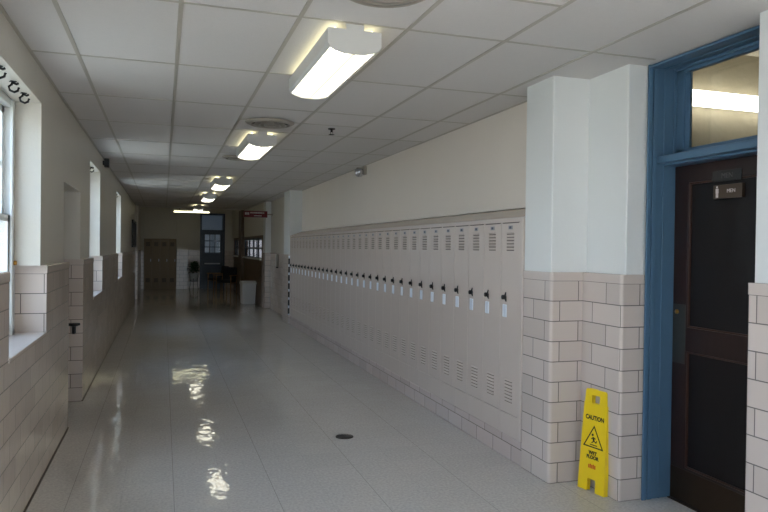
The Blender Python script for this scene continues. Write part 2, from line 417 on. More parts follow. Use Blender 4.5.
# hooks screwed into the window heads
def hook_mesh():
    b = MB()
    b.box(-.018, .018, -.018, .018, -.006, 0, bevel=.003)
    b.tube([(0, 0, -.004), (0, -.006, -.022), (0, -.022, -.036), (0, -.016, -.058), (0, .008, -.066), (0, .028, -.055), (0, .034, -.034)], .0075, 8)
    b.tube([(0, 0, -.010), (0, .02, -.016), (0, .032, -.008)], .007, 8)
    return b.build('curtain_hook', M_black)
h0 = hook_mesh(); first = True
for y, lab in ((4.27, 'black curtain hook under the nearest window head, cut by the left edge'),
               (4.64, 'black curtain hook under the nearest window head, middle of its three'),
               (4.97, 'black curtain hook under the nearest window head, farthest of its three'),
               (9.35, 'small black curtain hook under the head of the second window'),
               (14.1, 'tiny black curtain hook under the head of the farthest window')):
    o = h0 if first else h0.copy()
    if not first: COL.objects.link(o)
    first = False
    o.location = (-.885, y, WZ1); o.rotation_euler.z = -1.15; tag(o, lab, 'hook', 'curtain hooks under the window heads')

# left doorway, fitting on its jamb
d = thing('door_2', (-1.04, sum(ALC[:2])/2, 0), 'door set back in the left tiled doorway', 'door', kind='structure')
b = MB(); b.box(-.03, .03, -.56, .56, 0, 2.2); b.build('door_leaf', M_oak, d)
b = MB(); b.lathe([(0, 0), (.03, 0), (.03, .02), (.012, .03), (.012, .05), (0, .052)], Matrix.Translation((.03, .45, 1.0)) @ Matrix.Rotation(PI/2, 4, 'Y'), 16); b.build('door_knob', M_brass, d)
o = thing('door_holder', (-.885, 7.72, .815), 'black T shaped door holder on the tiled jamb of the left doorway', 'door holder')
b = MB(); b.box(-.062, .062, -.035, 0, -.013, .013, bevel=.006); b.tube([(-.045, -.03, 0), (0, -.05, -.006), (.045, -.03, 0)], .016, 8)
b.build('crossbar', M_black, o)
b = MB(); b.box(-.02, .02, -.012, 0, -.10, 0, bevel=.004); b.tube([(0, -.02, -.01), (0, -.028, -.06), (0, -.02, -.098)], .015, 8)
b.build('stem', M_black, o)

# two dark boards on the left wall far down the hall
for y0, y1, lab in ((19.6, 20.6, 'dark framed board on the left wall, nearer of two'), (21.0, 21.85, 'dark framed board on the left wall, farther of two')):
    o = thing('notice_board', (XLP, (y0+y1)/2, 1.98), lab, 'board', 'dark boards on the left wall')
    hw = (y1-y0)/2
    b = MB(); b.box(0, .03, -hw+.04, hw-.04, -.34, .34); b.build('panel', M_fabric, o)
    b = MB()
    for s_ in (-1, 1):
        b.box(0, .045, min(s_*hw, s_*(hw-.05)), max(s_*hw, s_*(hw-.05)), -.38, .38); b.box(0, .045, -hw, hw, min(s_*.38, s_*.33), max(s_*.38, s_*.33))
    b.build('frame', M_black, o)

# ------------------------------------------------------------------ lockers
ORD = ['', 'first', 'second', 'third', 'fourth', 'fifth', 'sixth', 'seventh', 'eighth', 'ninth', 'tenth', 'eleventh', 'twelfth', 'thirteenth', 'fourteenth', 'fifteenth', 'sixteenth', 'seventeenth', 'eighteenth', 'nineteenth', 'twentieth']
TENS = {2: 'twenty', 3: 'thirty'}
def ordinal(n):
    if n <= 20: return ORD[n]
    if n == 30: return 'thirtieth'
    return TENS[n//10]+'-'+ORD[n % 10]
LW = .305; LY0 = 4.575; LZ0, LZ1 = .185, 1.905; NL = 32; XF = 2.60
def make_locker():
    # origin: near bottom front corner of the unit; x goes into the wall
    r = thing('locker', (XF, LY0, LZ0), 'x', 'locker', 'tall beige lockers along the right wall')
    h = LZ1-LZ0; g = .0006
    b = MB()
    b.box(.02, .30, g, .012, 0, h); b.box(.02, .30, LW-.012, LW-g, 0, h); b.box(.29, .30, g, LW-g, 0, h)
    b.box(.02, .30, g, LW-g, h-.012, h); b.box(.02, .30, g, LW-g, .16, .172); b.box(.05, .29, .01, LW-.01, h-.32, h-.31)
    b.box(.004, .03, g, .020, .17, h); b.box(.004, .03, LW-.020, LW-g, .17, h)       # face frame
    b.box(.004, .03, g, LW-g, h-.035, h)
    b.box(.002, .03, g, LW-g, 0, .17, bevel=.003)                                   # kick panel
    b.build('body', M_locker, r)
    d0, d1, z0, z1 = .0022, LW-.0022, .176, h-.040
    b = MB()
    b.box(-.004, .016, d0, d1, z0, z1, bevel=.003)
    b.mi = 1
    lz = [z1-.083-.0255*k for k in range(6)]; bz = [z0+.10+.0265*k for k in range(7)]
    for z in lz+bz:
        b.mi = 1; b.box(-.0048, -.003, LW/2-.058, LW/2+.058, z-.010, z-.002)
        b.mi = 0; b.prism([(-.004, z+.010), (-.012, z-.001), (-.0105, z-.003), (-.004, z+.006)], 'y', LW/2-.06, LW/2+.06)
    b.mi = 1; b.box(-.0046, .01, d0+.02, d1-.02, z1-.004, z1+.0035)
    dr = b.build('door', [M_locker, M_lockdark], r)
    b = MB(); b.box(-.007, -.003, LW/2-.034, LW/2+.034, z1-.052, z1-.022, bevel=.002); b.mi = 1
    b.box(-.0078, -.0065, LW/2-.016, LW/2+.016, z1-.046, z1-.028)
    b.build('number_plate', [M_plate, M_num], dr)
    ly = .215; zc = 1.275-LZ0
    b = MB()
    yc = ly+.012; b.box(-.010, -.002, yc-.031, yc+.031, zc-.160, zc-.058, bevel=.004); b.box(-.013, -.008, yc-.026, yc-.018, zc-.154, zc-.062, bevel=.002); b.box(-.013, -.008, yc+.018, yc+.026, zc-.154, zc-.062, bevel=.002)
    b.build('handle_plate', M_steel, dr)['label'] = 'bright steel pull plate below the latch'
    b = MB()
    b.lathe([(0, 0), (.010, 0), (.011, .010), (.018, .014), (.0195, .028), (.015, .035), (0, .036)], Matrix.Translation((-.004, ly, zc)) @ Matrix.Rotation(-PI/2, 4, 'Y'), 18)
    b.tube([(-.012, ly+.004, zc), (-.016, ly-.012, zc+.022), (-.016, ly-.020, zc+.040)], [.008, .006, .004], 8)
    b.tube([(-.012, ly, zc), (-.014, ly-.014, zc-.018), (-.012, ly-.020, zc-.034)], [.009, .007, .005], 8)
    b.build('latch', M_black, dr)['label'] = 'black locker latch knob with a slanted lever'
    return r
L0 = make_locker()
for i in range(NL):
    o = L0 if i == 0 else copy_tree(L0)
    o.location = (XF, LY0+LW*i, LZ0)
    o['label'] = 'tall beige metal locker, %s in the row from the near tiled pier' % ordinal(i+1) if i < NL-1 else 'tall beige metal locker, last in the row at its far end'
LYE = LY0+LW*NL
b = MB(); b.prism([(2.596, LZ1+.001), (2.848, 1.998), (2.848, LZ1+.001)], 'y', 4.53, 14.41)
tag(b.build('sloping_hood', M_locker), 'long sloping beige metal top running above the row of lockers', 'hood')
b = MB(); b.box(2.592, 2.62, 4.532, LY0-.001, LZ0, LZ1, bevel=.003)
tag(b.build('locker_filler', M_locker), 'narrow beige filler strip between the first locker and the near tiled pier', 'filler strip')
b = MB(); b.box(2.592, 2.62, LYE+.001, 14.413, LZ0, LZ1, bevel=.003)
tag(b.build('locker_filler', M_locker), 'narrow beige filler strip at the far end of the lockers', 'filler strip')
# black dashed strip on the far pier's near corner
b = MB(); b.mi = 0; b.box(2.562, 2.590, 14.395, 14.412, .2, 1.47)
b.mi = 1
for k in range(7): b.box(2.556, 2.588, 14.385, 14.397, .22+.178*k, .22+.178*k+.125, bevel=.004)
tag(b.build('corner_guard', [M_steel, M_black]), 'narrow black dashed strip up the far end of the lockers', 'corner guard')

# ------------------------------------------------------------------ ceiling fixtures
def make_light():
    r = thing('ceiling_light', (0, 0, CZ), 'x', 'ceiling light', 'long fluorescent lights down the ceiling')
    hw, L = .153, 1.20
    b = MB()   # side panels and spine
    for s_ in (-1, 1):
        b.prism([(s_*hw, -.030), (s_*hw, -.112), (s_*(hw-.016), -.132), (s_*(hw-.022), -.128), (s_*(hw-.006), -.109), (s_*(hw-.006), -.030)], 'y', .012, L-.012)
    b.box(-.06, .06, .1, L-.1, -.045, 0, bevel=.004)
    b.box(-.15, .15, .012, L-.012, -.050, -.044)
    b.build('housing', M_fixt, r)
    for y0, y1 in ((0, .014), (L-.014, L)):
        b = MB(); b.prism([(-hw, -.030), (-hw, -.112), (-hw+.016, -.134), (-hw+.045, -.148), (-.06, -.160), (0, -.163), (.06, -.160), (hw-.045, -.148), (hw-.016, -.134), (hw, -.112), (hw, -.030)], 'y', y0, y1)
        b.box(-.05, .05, y0, y1, -.032, 0)
        b.build('end_cap', M_fixt, r)
    b = MB(); n = 12; pr = [(-(hw-.022)+2*(hw-.022)*i/n, -.130-.024*math.cos(PI*(i/n-.5))) for i in range(n+1)]
    b.prism(pr+[(p[0], -.125) for p in pr[::-1]], 'y', .013, L-.013)
    b.build('diffuser', M_lens, r)
    b = MB(); b.prism([(-.010, -.1565), (.010, -.1565), (.010, -.153), (-.010, -.153)], 'y', .02, L-.02); b.build('lens_rib', M_rib, r)
    for s_ in (-1, 1):
        b = MB(); b.tube([(s_*.105, .03, -.030), (s_*.105, L-.03, -.030)], .013, 10); b.build('tube', M_tubelit, r)
    return r
F0 = make_light()
LX = .992
FL = [(3.585, 'lit fluorescent ceiling light closest to the camera'), (7.235, 'lit fluorescent ceiling light, second down the hall, just past a round vent'),
      (12.10, 'lit fluorescent ceiling light, third down the hall'), (15.70, 'lit fluorescent ceiling light, fourth down the hall'), (20.5, 'lit fluorescent ceiling light, farthest of the row along the hall')]
for i, (y, lab) in enumerate(FL):
    o = F0 if i == 0 else copy_tree(F0); o.location = (LX, y, CZ-.004); o['label'] = lab
for y in (-1.305,):  # unseen light added behind the camera to brighten the near hall
    o = copy_tree(F0); o.location = (LX, y, CZ-.004); o['label'] = 'added lit fluorescent ceiling light behind the photographer'

# strip light across the end of the hall
r = thing('strip_light', (.93, 24.5, HZ), 'bare strip light hung crosswise at the far end of the hall', 'strip light')
b = MB(); b.box(-.60, .60, -.05, .05, -.44, -.39, bevel=.006); b.build('housing', M_fixt, r)
for y in (-.075, .075):
    b = MB(); b.tube([(-.59, y, -.455), (.59, y, -.455)], .018, 10); b.build('tube', M_tubelit, r)
for x in (-.4, .4):
    b = MB(); b.tube([(x, 0, 0), (x, 0, -.40)], .008, 8); b.build('hanger_rod', M_iron, r)
for x in (-.61, .595):
    b = MB(); b.box(x, x+.015, -.1, .1, -.48, -.39); b.build('end_cap', M_fixt, r)

# restroom wall light seen through the transom
r = thing('wall_light', (4.55, 4.42, 2.88), 'bright lit wall light in the restroom seen through the transom', 'wall light')
b = MB(); b.box(-.62, .62, -.03, 0, -.045, .055); b.build('housing', M_fixt, r)
b = MB(); b.box(-.60, .60, -.13, -.03, -.06, .06, bevel=.03, seg=4, edges='x'); b.build('diffuser', mat('lit_restroom_diffuser', (240, 240, 225), .4, emit=(1, .97, .90), estr=6), r)

# round ceiling diffusers
def make_vent():
    r = thing('ceiling_vent', (0, 0, CZ), 'x', 'ceiling vent', 'round ceiling vents')
    b = MB(); b.lathe([(.215, 0), (.24, -.004), (.236, -.012), (.20, -.03), (.188, -.030), (.195, -.006), (.195, 0)], None, 40); b.build('outer_ring', M_vent, r)
    b = MB(); b.lathe([(0, -.001), (.215, -.001), (.215, -.004), (0, -.004)], None, 40); b.build('dark_throat', M_ventdark, r)
    for rr, z in ((.15, -.036), (.10, -.042)):
        b = MB(); b.lathe([(rr-.035, -.006), (rr, z+.006), (rr+.012, z), (rr+.010, z+.005), (rr-.02, -.004)], None, 36); b.build('inner_ring', M_vent, r)
    b = MB(); b.lathe([(0, -.046), (.05, -.044), (.06, -.036), (.03, -.008), (0, -.006)], None, 30); b.build('center_cone', M_vent, r)
    return r
V0 = make_vent()
for i, (y, lab) in enumerate(((3.02, 'round ceiling vent cut off by the top edge of the photo'), (6.66, 'round ceiling vent between the first and second hallway lights'), (9.40, 'round ceiling vent just beyond the second hallway light'))):
    o = V0 if i == 0 else copy_tree(V0); o.location = (.985, y, CZ-.003); o['label'] = lab

r = thing('ceiling_sprinkler', (1.64, 6.79, CZ-.003), 'small dark fire sprinkler head under the ceiling beside a round vent', 'sprinkler')
b = MB(); b.lathe([(0, 0), (.04, 0), (.036, -.008), (.012, -.012), (.012, -.035), (0, -.036)], None, 20); b.build('body', M_iron, r)
b = MB(); b.lathe([(0, -.058), (.03, -.06), (.03, -.063), (0, -.063)], None, 20); b.tube([(.010, 0, -.03), (.014, 0, -.045), (.006, 0, -.06)], .003, 6); b.tube([(-.010, 0, -.03), (-.014, 0, -.045), (-.006, 0, -.06)], .003, 6); b.build('deflector', M_iron, r)

# small dome camera on the right wall, black speaker box on the left wall
r = thing('dome_camera', (2.85, 9.62, 2.79), 'small silver dome camera mounted high on the wall above the lockers', 'camera')
b = MB(); b.box(-.05, 0, -.07, .07, -.05, .08, bevel=.01); b.box(-.14, -.04, -.03, .03, .03, .06, bevel=.01); b.build('bracket', M_vent, r)
b = MB(); b.lathe([(0, -.085), (.03, -.08), (.055, -.06), (.068, -.03), (.07, 0), (.064, .03), (.03, .04), (0, .04)], Matrix.Translation((-.10, 0, 0)), 24); b.build('dome', mat('chrome_dome', (210, 210, 214), .12, metal=1), r)
r = thing('wall_speaker', (XLP, 10.35, 2.815), 'small black box speaker on the left wall just below the ceiling', 'speaker')
b = MB(); b.box(.02, .085, -.06, .06, -.06, .06, bevel=.008); b.build('cabinet', M_black, r)
b = MB(); b.box(0, .03, -.03, .03, -.03, .03); b.build('bracket', M_iron, r)

# floor drain
r = thing('floor_drain', (1.52, 5.68, 0), 'round dark metal drain cover set in the floor', 'drain')
b = MB(); b.lathe([(.058, 0), (.078, 0), (.076, .004), (.060, .004)], None, 32); b.build('rim', M_asph, r)
b = MB(); b.lathe([(0, .002), (.059, .002), (.059, 0), (0, 0)], None, 32); b.build('cover', mat('drain_cover', (74, 68, 66), .55, metal=.5), r)

# ------------------------------------------------------------------ restroom door in the right niche
DX, DY0, DY1 = 3.26, 2.78, 3.695
d = thing('door_1', (DX, DY0, 0), 'dark brown panelled restroom door in a blue frame with transom', 'door', kind='structure')
def dbox(b, x0, x1, y0, y1, z0, z1, **k): b.box(x0-DX, x1-DX, y0-DY0, y1-DY0, z0, z1, **k)
CT = CZ-.001
b = MB()   # jambs with their beads, head, transom bar
for y0, y1, sg in ((DY1, 3.712, -1), (2.715, DY0, 1)):
    dbox(b, 3.045, 3.315, y0, y1, 0, CT, bevel=.003)
    e = y0 if sg < 0 else y1
    for x0, x1, dp in ((3.028, 3.062, .014), (3.072, 3.108, .009), (3.160, 3.172, .006)):
        dbox(b, x0, x1, min(e, e+sg*dp), max(e, e+sg*dp), 0, CT, bevel=.004)
    dbox(b, 3.238, 3.258, min(e, e+sg*.014), max(e, e+sg*.014), 2.28, CT, bevel=.003)
dbox(b, 3.045, 3.315, DY0, DY1, 2.872, CT, bevel=.003)
for x0, x1, dp in ((3.028, 3.062, .014), (3.072, 3.108, .009), (3.160, 3.172, .006), (3.236, 3.258, .016)): dbox(b, x0, x1, DY0, DY1, 2.872-dp, 2.876, bevel=.004)
dbox(b, 3.11, 3.315, DY0, DY1, 2.236, 2.284, bevel=.006); dbox(b, 3.165, 3.315, DY0, DY1, 2.222, 2.24, bevel=.004)
b.build('door_frame', M_blue, d)['label'] = 'blue painted door frame and transom bar'
b = MB()
dbox(b, 3.26, 3.305, DY1-.07, DY1, 2.284, 2.872, bevel=.004); dbox(b, 3.26, 3.305, DY0, DY0+.07, 2.284, 2.872, bevel=.004)
dbox(b, 3.275, 3.30, DY1-.105, DY1-.06, 2.29, 2.87, bevel=.005); dbox(b, 3.275, 3.30, DY0+.06, DY0+.105, 2.29, 2.87, bevel=.005)
dbox(b, 3.26, 3.305, DY0, DY1, 2.838, 2.872, bevel=.004); dbox(b, 3.26, 3.305, DY0, DY1, 2.284, 2.335, bevel=.004)
s = b.build('transom_sash', M_blue, d)
b = MB(); dbox(b, 3.284, 3.290, DY0+.09, DY1-.09, 2.32, 2.85); b.build('pane', M_tglass, s)
b = MB()   # leaf: stiles and rails
ly0, ly1 = DY0+.003, DY1-.003
dbox(b, DX, DX+.045, ly1-.125, ly1, .006, 2.220, bevel=.003); dbox(b, DX, DX+.045, ly0, ly0+.125, .006, 2.220, bevel=.003)
for z0, z1 in ((.006, .235), (1.00, 1.158), (2.105, 2.220)): dbox(b, DX, DX+.045, ly0+.12, ly1-.12, z0, z1, bevel=.003)
lf = b.build('door_leaf', M_wood, d)
b = MB()
for z0, z1 in ((.225, 1.01), (1.148, 2.115)): dbox(b, DX+.018, DX+.032, ly0+.12, ly1-.12, z0, z1)
b.build('door_panel', M_woodpanel, lf)
b = MB()
for z0, z1 in ((.235, 1.00), (1.158, 2.105)):
    for y in (ly0+.125, ly1-.136): dbox(b, DX+.004, DX+.022, y, y+.011, z0, z1, bevel=.003)
    for z in (z0, z1-.011): dbox(b, DX+.004, DX+.022, ly0+.125, ly1-.125, z, z+.011, bevel=.003)
b.build('panel_moulding', wood_mat('worn_moulding', (64, 40, 30), .35, contrast=.6), lf)
b = MB(); dbox(b, DX-.003, DX, ly0+.008, ly1-.008, .012, .222); b.build('kick_plate', M_kick, d)
b = MB(); dbox(b, DX-.004, DX, ly1-.118, ly1-.008, .915, 1.305, bevel=.0015); p = b.build('push_plate', M_lockplate, d)
b = MB(); b.lathe([(0, 0), (.016, 0), (.015, .008), (0, .009)], Matrix.Translation((-.004, ly1-.045-DY0, 1.255)) @ Matrix.Rotation(-PI/2, 4, 'Y'), 16); b.build('lock_cylinder', M_brass, p)
b = MB(); dbox(b, DX-.004, DX+.002, 3.143, 3.365, 2.088, 2.155, bevel=.0015); p = b.build('name_plate', mat('dark_name_plate', (40, 37, 35), .5), d)
RX = Matrix.Rotation(-PI/2, 4, 'Z') @ Matrix.Rotation(PI/2, 4, 'X')       # lettering reads from the hall side
def wall_text(txt, size, m, par, x, y, z): return text_obj('lettering', txt, size, m, par, Matrix.Translation((x-DX, y-DY0, z)) @ RX)
wall_text("MEN", .044, mat('faded_letters', (82, 78, 74), .6), p, DX-.0045, 3.25, 2.121)
b = MB(); dbox(b, DX-.006, DX+.02, 3.135, 3.355, 1.983, 2.067, bevel=.002); p = b.build('restroom_sign', M_bronze, d)
p['label'] = 'bronze restroom sign with a pale figure'
wall_text('MEN', .032, M_signtext, p, DX-.0066, 3.215, 2.026)
b = MB()
b.lathe([(0, 0), (.007, 0), (.007, .001), (0, .001)], Matrix.Translation((-.0065, 3.323-DY0, 2.054)) @ Matrix.Rotation(-PI/2, 4, 'Y'), 12)
dbox(b, DX-.0075, DX-.006, 3.312, 3.334, 2.016, 2.045); dbox(b, DX-.0075, DX-.006, 3.314, 3.3215, 1.990, 2.02); dbox(b, DX-.0075, DX-.006, 3.3245, 3.332, 1.990, 2.02)
b.build('pictogram', M_signtext, p)
b = MB(); dbox(b, 3.24, 3.315, DY0, DY1, 0, .005); b.build('threshold', M_kick, d)

# ------------------------------------------------------------------ wet floor sign
O = Vector((2.797, 3.918, 0)); top = Vector((2.841, 3.918, .690))
uu = Vector((.046, -.231, 0)).normalized(); vv = (top-O).normalized(); vv = (vv-uu*vv.dot(uu)).normalized(); nn = uu.cross(vv)
if nn.x > 0: nn = -nn
Mw = Matrix(((uu.x, vv.x, nn.x, O.x), (uu.y, vv.y, nn.y, O.y), (uu.z, vv.z, nn.z, O.z+.002), (0, 0, 0, 1)))
if Mw.to_3x3().determinant() < 0: print('flip')
ws = bpy.data.objects.new('wet_floor_sign', None); COL.objects.link(ws); ws.matrix_world = Mw
tag(ws, 'folded yellow caution wet floor sign leaning in the corner by the door', 'floor sign')
HS = .695
def halfw(v): return .118-.022*v/HS if v < .589 else (.101 if v < .596 else .098-.006*(v-.596)/.085)
def plate(b, w0, w1):
    vs = [0, .085, .585, .592, .600, .655, HS-.012, HS]; us = [-1, -.36, .36, 1]
    t = bmesh.new(); g = {}
    def P(i, j, w):
        v = vs[j]; hw = halfw(v)*(0.9 if j == len(vs)-1 else 1); u = us[i]*hw
        if 0 < i < 3: u = (-1 if i == 1 else 1)*(.037 if j < 3 else .034)
        if (i, j, w) not in g: g[(i, j, w)] = t.verts.new((u, v, w))
        return g[(i, j, w)]
    keep = {(i, j) for i in range(3) for j in range(len(vs)-1)}-{(1, 0), (1, 4)}
    for (i, j) in keep:
        for w, o in ((w1, 1), (w0, -1)):
            f = [P(i, j, w), P(i+1, j, w), P(i+1, j+1, w), P(i, j+1, w)]
            t.faces.new(f[::o])
        for (di, dj), e in (((0, -1), ((0, 0), (1, 0))), ((0, 1), ((1, 1), (0, 1))), ((-1, 0), ((0, 1), (0, 0))), ((1, 0), ((1, 0), (1, 1)))):
            if (i+di, j+dj) not in keep:
                a, c = e
                t.faces.new((P(i+a[0], j+a[1], w1), P(i+a[0], j+a[1], w0), P(i+c[0], j+c[1], w0), P(i+c[0], j+c[1], w1)))
    bmesh.ops.recalc_face_normals(t, faces=t.faces); b.join(t)
b = MB(); plate(b, -.004, .004)
for s_ in (-1, 1):
    b.prism([(s_*halfw(.0), .0), (s_*(halfw(.0)-.008), .0), (s_*(halfw(.59)-.008), .60), (s_*halfw(.59), .60)], 'z', -.016, .006)
front = b.build('front_leaf', M_yellow, ws)
b = MB(); plate(b, -.030, -.022)
for s_ in (-1, 1):
    b.prism([(s_*halfw(.0), .0), (s_*(halfw(.0)-.008), .0), (s_*(halfw(.59)-.008), .60), (s_*halfw(.59), .60)], 'z', -.032, -.017)
b.build('back_leaf', M_yellow, ws)
b = MB()
for s_ in (-1, 1): b.tube([(s_*.08, HS-.02, -.026), (s_*.08, HS-.02, 0)], .006, 8)
b.build('hinge', M_yellow, ws)
TX = Matrix.Identity(4)
def sgn(txt, size, v, m, sx=1): return text_obj('lettering', txt, size, m, front, Matrix.Translation((0, v, .0045)) @ Matrix.Diagonal((sx, 1, 1, 1)), .0004, .0016)
sgn('CAUTION', .042, .500, M_ink, .86); sgn('WET', .033, .262, M_ink); sgn('FLOOR', .033, .232, M_ink)
b = MB()
def ring(pts_o, pts_i):
    n = len(pts_o)
    for i in range(n):
        j = (i+1) % n; b.prism([pts_o[i], pts_o[j], pts_i[j], pts_i[i]], 'z', .004, .0052)
def trip(c, R): return [(c[0]+R*math.cos(a)*1.02, c[1]+R*math.sin(a)) for a in (PI/2, PI/2+2*PI/3, PI/2+4*PI/3)]
ring(trip((0, .350), .102), trip((0, .350), .086))
def limb(a, c, w):
    a, c = Vector(a), Vector(c); q = (c-a).normalized(); q = Vector((-q.y, q.x))*w/2
    b.prism([tuple(a+q), tuple(a-q), tuple(c-q), tuple(c+q)], 'z', .004, .0052)
limb((-.030, .318), (.034, .318), .006); limb((-.004, .372), (.004, .344), .014); limb((.004, .346), (-.016, .330), .007); limb((.004, .346), (.026, .336), .007); limb((.024, .338), (.030, .352), .006)
limb((-.002, .370), (-.020, .356), .006); limb((-.002, .370), (.018, .362), .006)
b.lathe([(0, .004), (.0085, .004), (.0085, .0052), (0, .0052)], Matrix.Translation((-.010, .386, 0)), 12)
b.build('warning_triangle', M_ink, front)
b = MB()
for k in range(5): b.box(-.033+.0135*k, -.0225+.0135*k, .158, .188 if k % 2 else .183, .004, .0048)
b.build('maker_mark', M_red, front)

# ------------------------------------------------------------------ far end of the hall
# interior windows and wood panel wall on the right
r = thing('window_partition', (2.60, 18.72, 0), 'brown wood partition with small paned office windows on the right', 'partition')
b = MB(); b.box(0, .12, 0, 7.9, 0, 1.28); b.box(0, .12, 0, .14, 1.28, 1.98); b.box(0, .12, 4.4, 5.7, 1.28, 1.98); b.box(0, .12, 7.7, 7.9, 1.28, 1.98); b.box(0, .12, 0, 7.9, 1.92, 1.98)
b.box(-.09, .02, 4.5, 5.4, 0, 2.9)
b.build('wood_panel', M_oak, r)
for y0, y1, n in ((.14, 4.4, 4), (5.7, 7.7, 3)):
    b = MB()
    for k in range(n+1): b.box(.02, .07, y0+(y1-y0)*k/n-.035, y0+(y1-y0)*k/n+.035, 1.33, 1.92)
    for z in (1.33, 1.62, 1.89): b.box(.02, .07, y0, y1, z-.02, z+.02)
    w = b.build('sash', M_navy, r)
    b = MB(); b.box(.04, .046, y0, y1, 1.33, 1.92); b.build('pane', M_glass, w)
    b = MB(); b.box(-.05, .06, y0, y1, 1.28, 1.32); b.build('sill', M_white, r)
b = MB(); b.box(4.4, 4.5, 18.6, 27.3, 0, HZ); b.box(3.15, 4.5, 18.5, 18.6, 0, HZ); b.box(3.15, 4.5, Y1, Y1+.1, 0, HZ)
S(b.build('wall_office', M_plaster), 'pale office wall behind the partition windows', 'wall')
# added window with a glowing pane, brightens the view through the partition
r = thing('window_6', (3.55, Y1-.005, 1.2), 'added glowing office window behind the partition', 'window', kind='structure')
b = MB()
for k in range(7): b.box(-.84+.28*k-.015, -.84+.28*k+.015, -.05, 0, 0, 1.1)
for z in (0, .36, .72, 1.07): b.box(-.85, .85, -.05, 0, z, z+.03)
b.build('window_frame', M_navy, r)
b = MB(); b.box(-.84, .84, -.012, -.004, 0, 1.1); b.build('pane', mat('glowing_office_pane', (225, 232, 240), .5, emit=(.85, .88, 1), estr=.8), r)

# blue door at the end
d = thing('door_4', (1.835, Y1, 0), 'dark blue glazed door with transom at the end of the hall', 'door', kind='structure')
b = MB()
for x in (-.475, .405): b.box(x, x+.07, -.03, .18, 0, 2.95)
b.box(-.475, .475, -.03, .18, 2.88, 2.95); b.box(-.405, .405, -.03, .12, 2.22, 2.30)
b.build('door_frame', M_navy, d)
b = MB(); b.box(-.40, -.29, .04, .085, .01, 2.22); b.box(.29, .40, .04, .085, .01, 2.22); b.box(-.3, .3, .04, .085, .01, 1.38); b.box(-.3, .3, .04, .085, 2.12, 2.22)
for z in (1.63, 1.87): b.box(-.3, .3, .045, .08, z-.015, z+.015)
for x in (-.1, .1): b.box(x-.015, x+.015, .045, .08, 1.38, 2.12)
l = b.build('door_leaf', M_navy, d)
b = MB(); b.box(-.3, .3, .058, .066, 1.38, 2.12); b.build('pane', M_glass, l)
b = MB(); b.box(-.405, .405, .05, .06, 2.30, 2.88); b.build('transom_pane', M_glass, d)
b = MB(); b.box(-.3, .3, .03, .06, .95, 1.0, bevel=.01); b.build('push_bar', M_steel, d)
b = MB(); b.box(.5, 3.1, Y1+2.5, Y1+2.6, 0, HZ); b.box(.5, .6, Y1+.2, Y1+2.6, 0, HZ); b.box(3.1, 3.2, Y1+.2, Y1+2.6, 0, HZ); b.box(.5, 3.2, Y1+.2, Y1+2.6, HZ, HZ+.1); b.box(.5, 3.2, Y1+.2, Y1+2.6, -.12, 0)
S(b.build('wall_vestibule', mat('vestibule_blue_wall', (96, 118, 140), .7)), 'bluish vestibule wall behind the end door', 'wall')
r = thing('window_7', (1.9, Y1+2.49, 1.5), 'added faintly glowing vestibule window behind the end door', 'window', kind='structure')
b = MB(); b.box(-.5, .5, -.01, 0, -.1, 1.6); b.build('pane', mat('glowing_vestibule_pane', (150, 170, 190), .4, emit=(.5, .68, .9), estr=.035), r)  # added pane glows to lift the view through the end door

# four lockers at the end
FW = .2925
def far_locker():
    r = thing('locker', (0, 0, 0), 'x', 'locker', 'tan lockers on the end wall')
    b = MB(); b.box(.002, FW-.002, .02, .28, .14, 1.92); b.box(.002, FW-.002, .05, .28, 0, .14); b.build('body', M_farlock, r)
    b = MB(); b.box(.012, FW-.012, 0, .018, .17, 1.88, bevel=.004); b.mi = 1
    for z in (.33, 1.70):
        for k in range(5): b.box(FW/2-.075, FW/2+.075, -.002, .002, z+.032*k-.064, z+.032*k-.042)
    dr = b.build('door', [M_farlock, M_lockdark], r)
    b = MB(); b.box(FW-.06, FW-.035, -.02, .002, 1.05, 1.15, bevel=.005); b.build('handle', M_steel, dr)
    return r
A0 = far_locker()
for k, lab in enumerate(('leftmost', 'second from left', 'third from left', 'rightmost')):
    o = A0 if k == 0 else copy_tree(A0); o.location = (-.70+FW*k, Y1-.285, 0)
    o['label'] = 'tan locker at the end of the hall, %s of the four' % lab

# potted plant on an iron stand
r = thing('potted_plant', (1.12, Y1-.46, 0), 'dark leafy plant in a pale pot on an iron stand by the end door', 'plant')
b = MB()
for k in range(3):
    a = 2*PI*k/3+.4; b.tube([(.19*math.cos(a), .19*math.sin(a), 0), (.15*math.cos(a), .15*math.sin(a), .2), (.16*math.cos(a), .16*math.sin(a), .42)], .010, 8)
b.lathe([(.10, .30), (.165, .30), (.165, .315), (.10, .315)], None, 20); b.build('stand', M_iron, r)
b = MB(); b.lathe([(0, .316), (.11, .316), (.135, .40), (.17, .58), (.185, .60), (.18, .62), (.155, .615), (.15, .58), (0, .575)], None, 24); b.build('pot', M_pot, r)
b = MB(); t = bmesh.new(); rnd = random.Random(3)
for k in range(150):
    a = rnd.random()*2*PI; el = rnd.uniform(-.2, 1.3); ln = rnd.uniform(.16, .30); rr = rnd.uniform(.0, .16)
    base = Vector((rr*math.cos(a), rr*math.sin(a), .64+rnd.random()*.36)); dr = Vector((math.cos(a)*math.cos(el), math.sin(a)*math.cos(el), math.sin(el)))
    sd = dr.cross(Vector((0, 0, 1))).normalized()*ln*.24; tip = base+dr*ln*.62-Vector((0, 0, ln*.15)); md = base+dr*ln*.36
    q = [t.verts.new(p) for p in (base, md+sd, tip, md-sd)]; t.faces.new((q[0], q[1], q[2])); t.faces.new((q[0], q[2], q[3]))
b.join(t)
b.build('foliage', M_leaf, r)
b = MB()
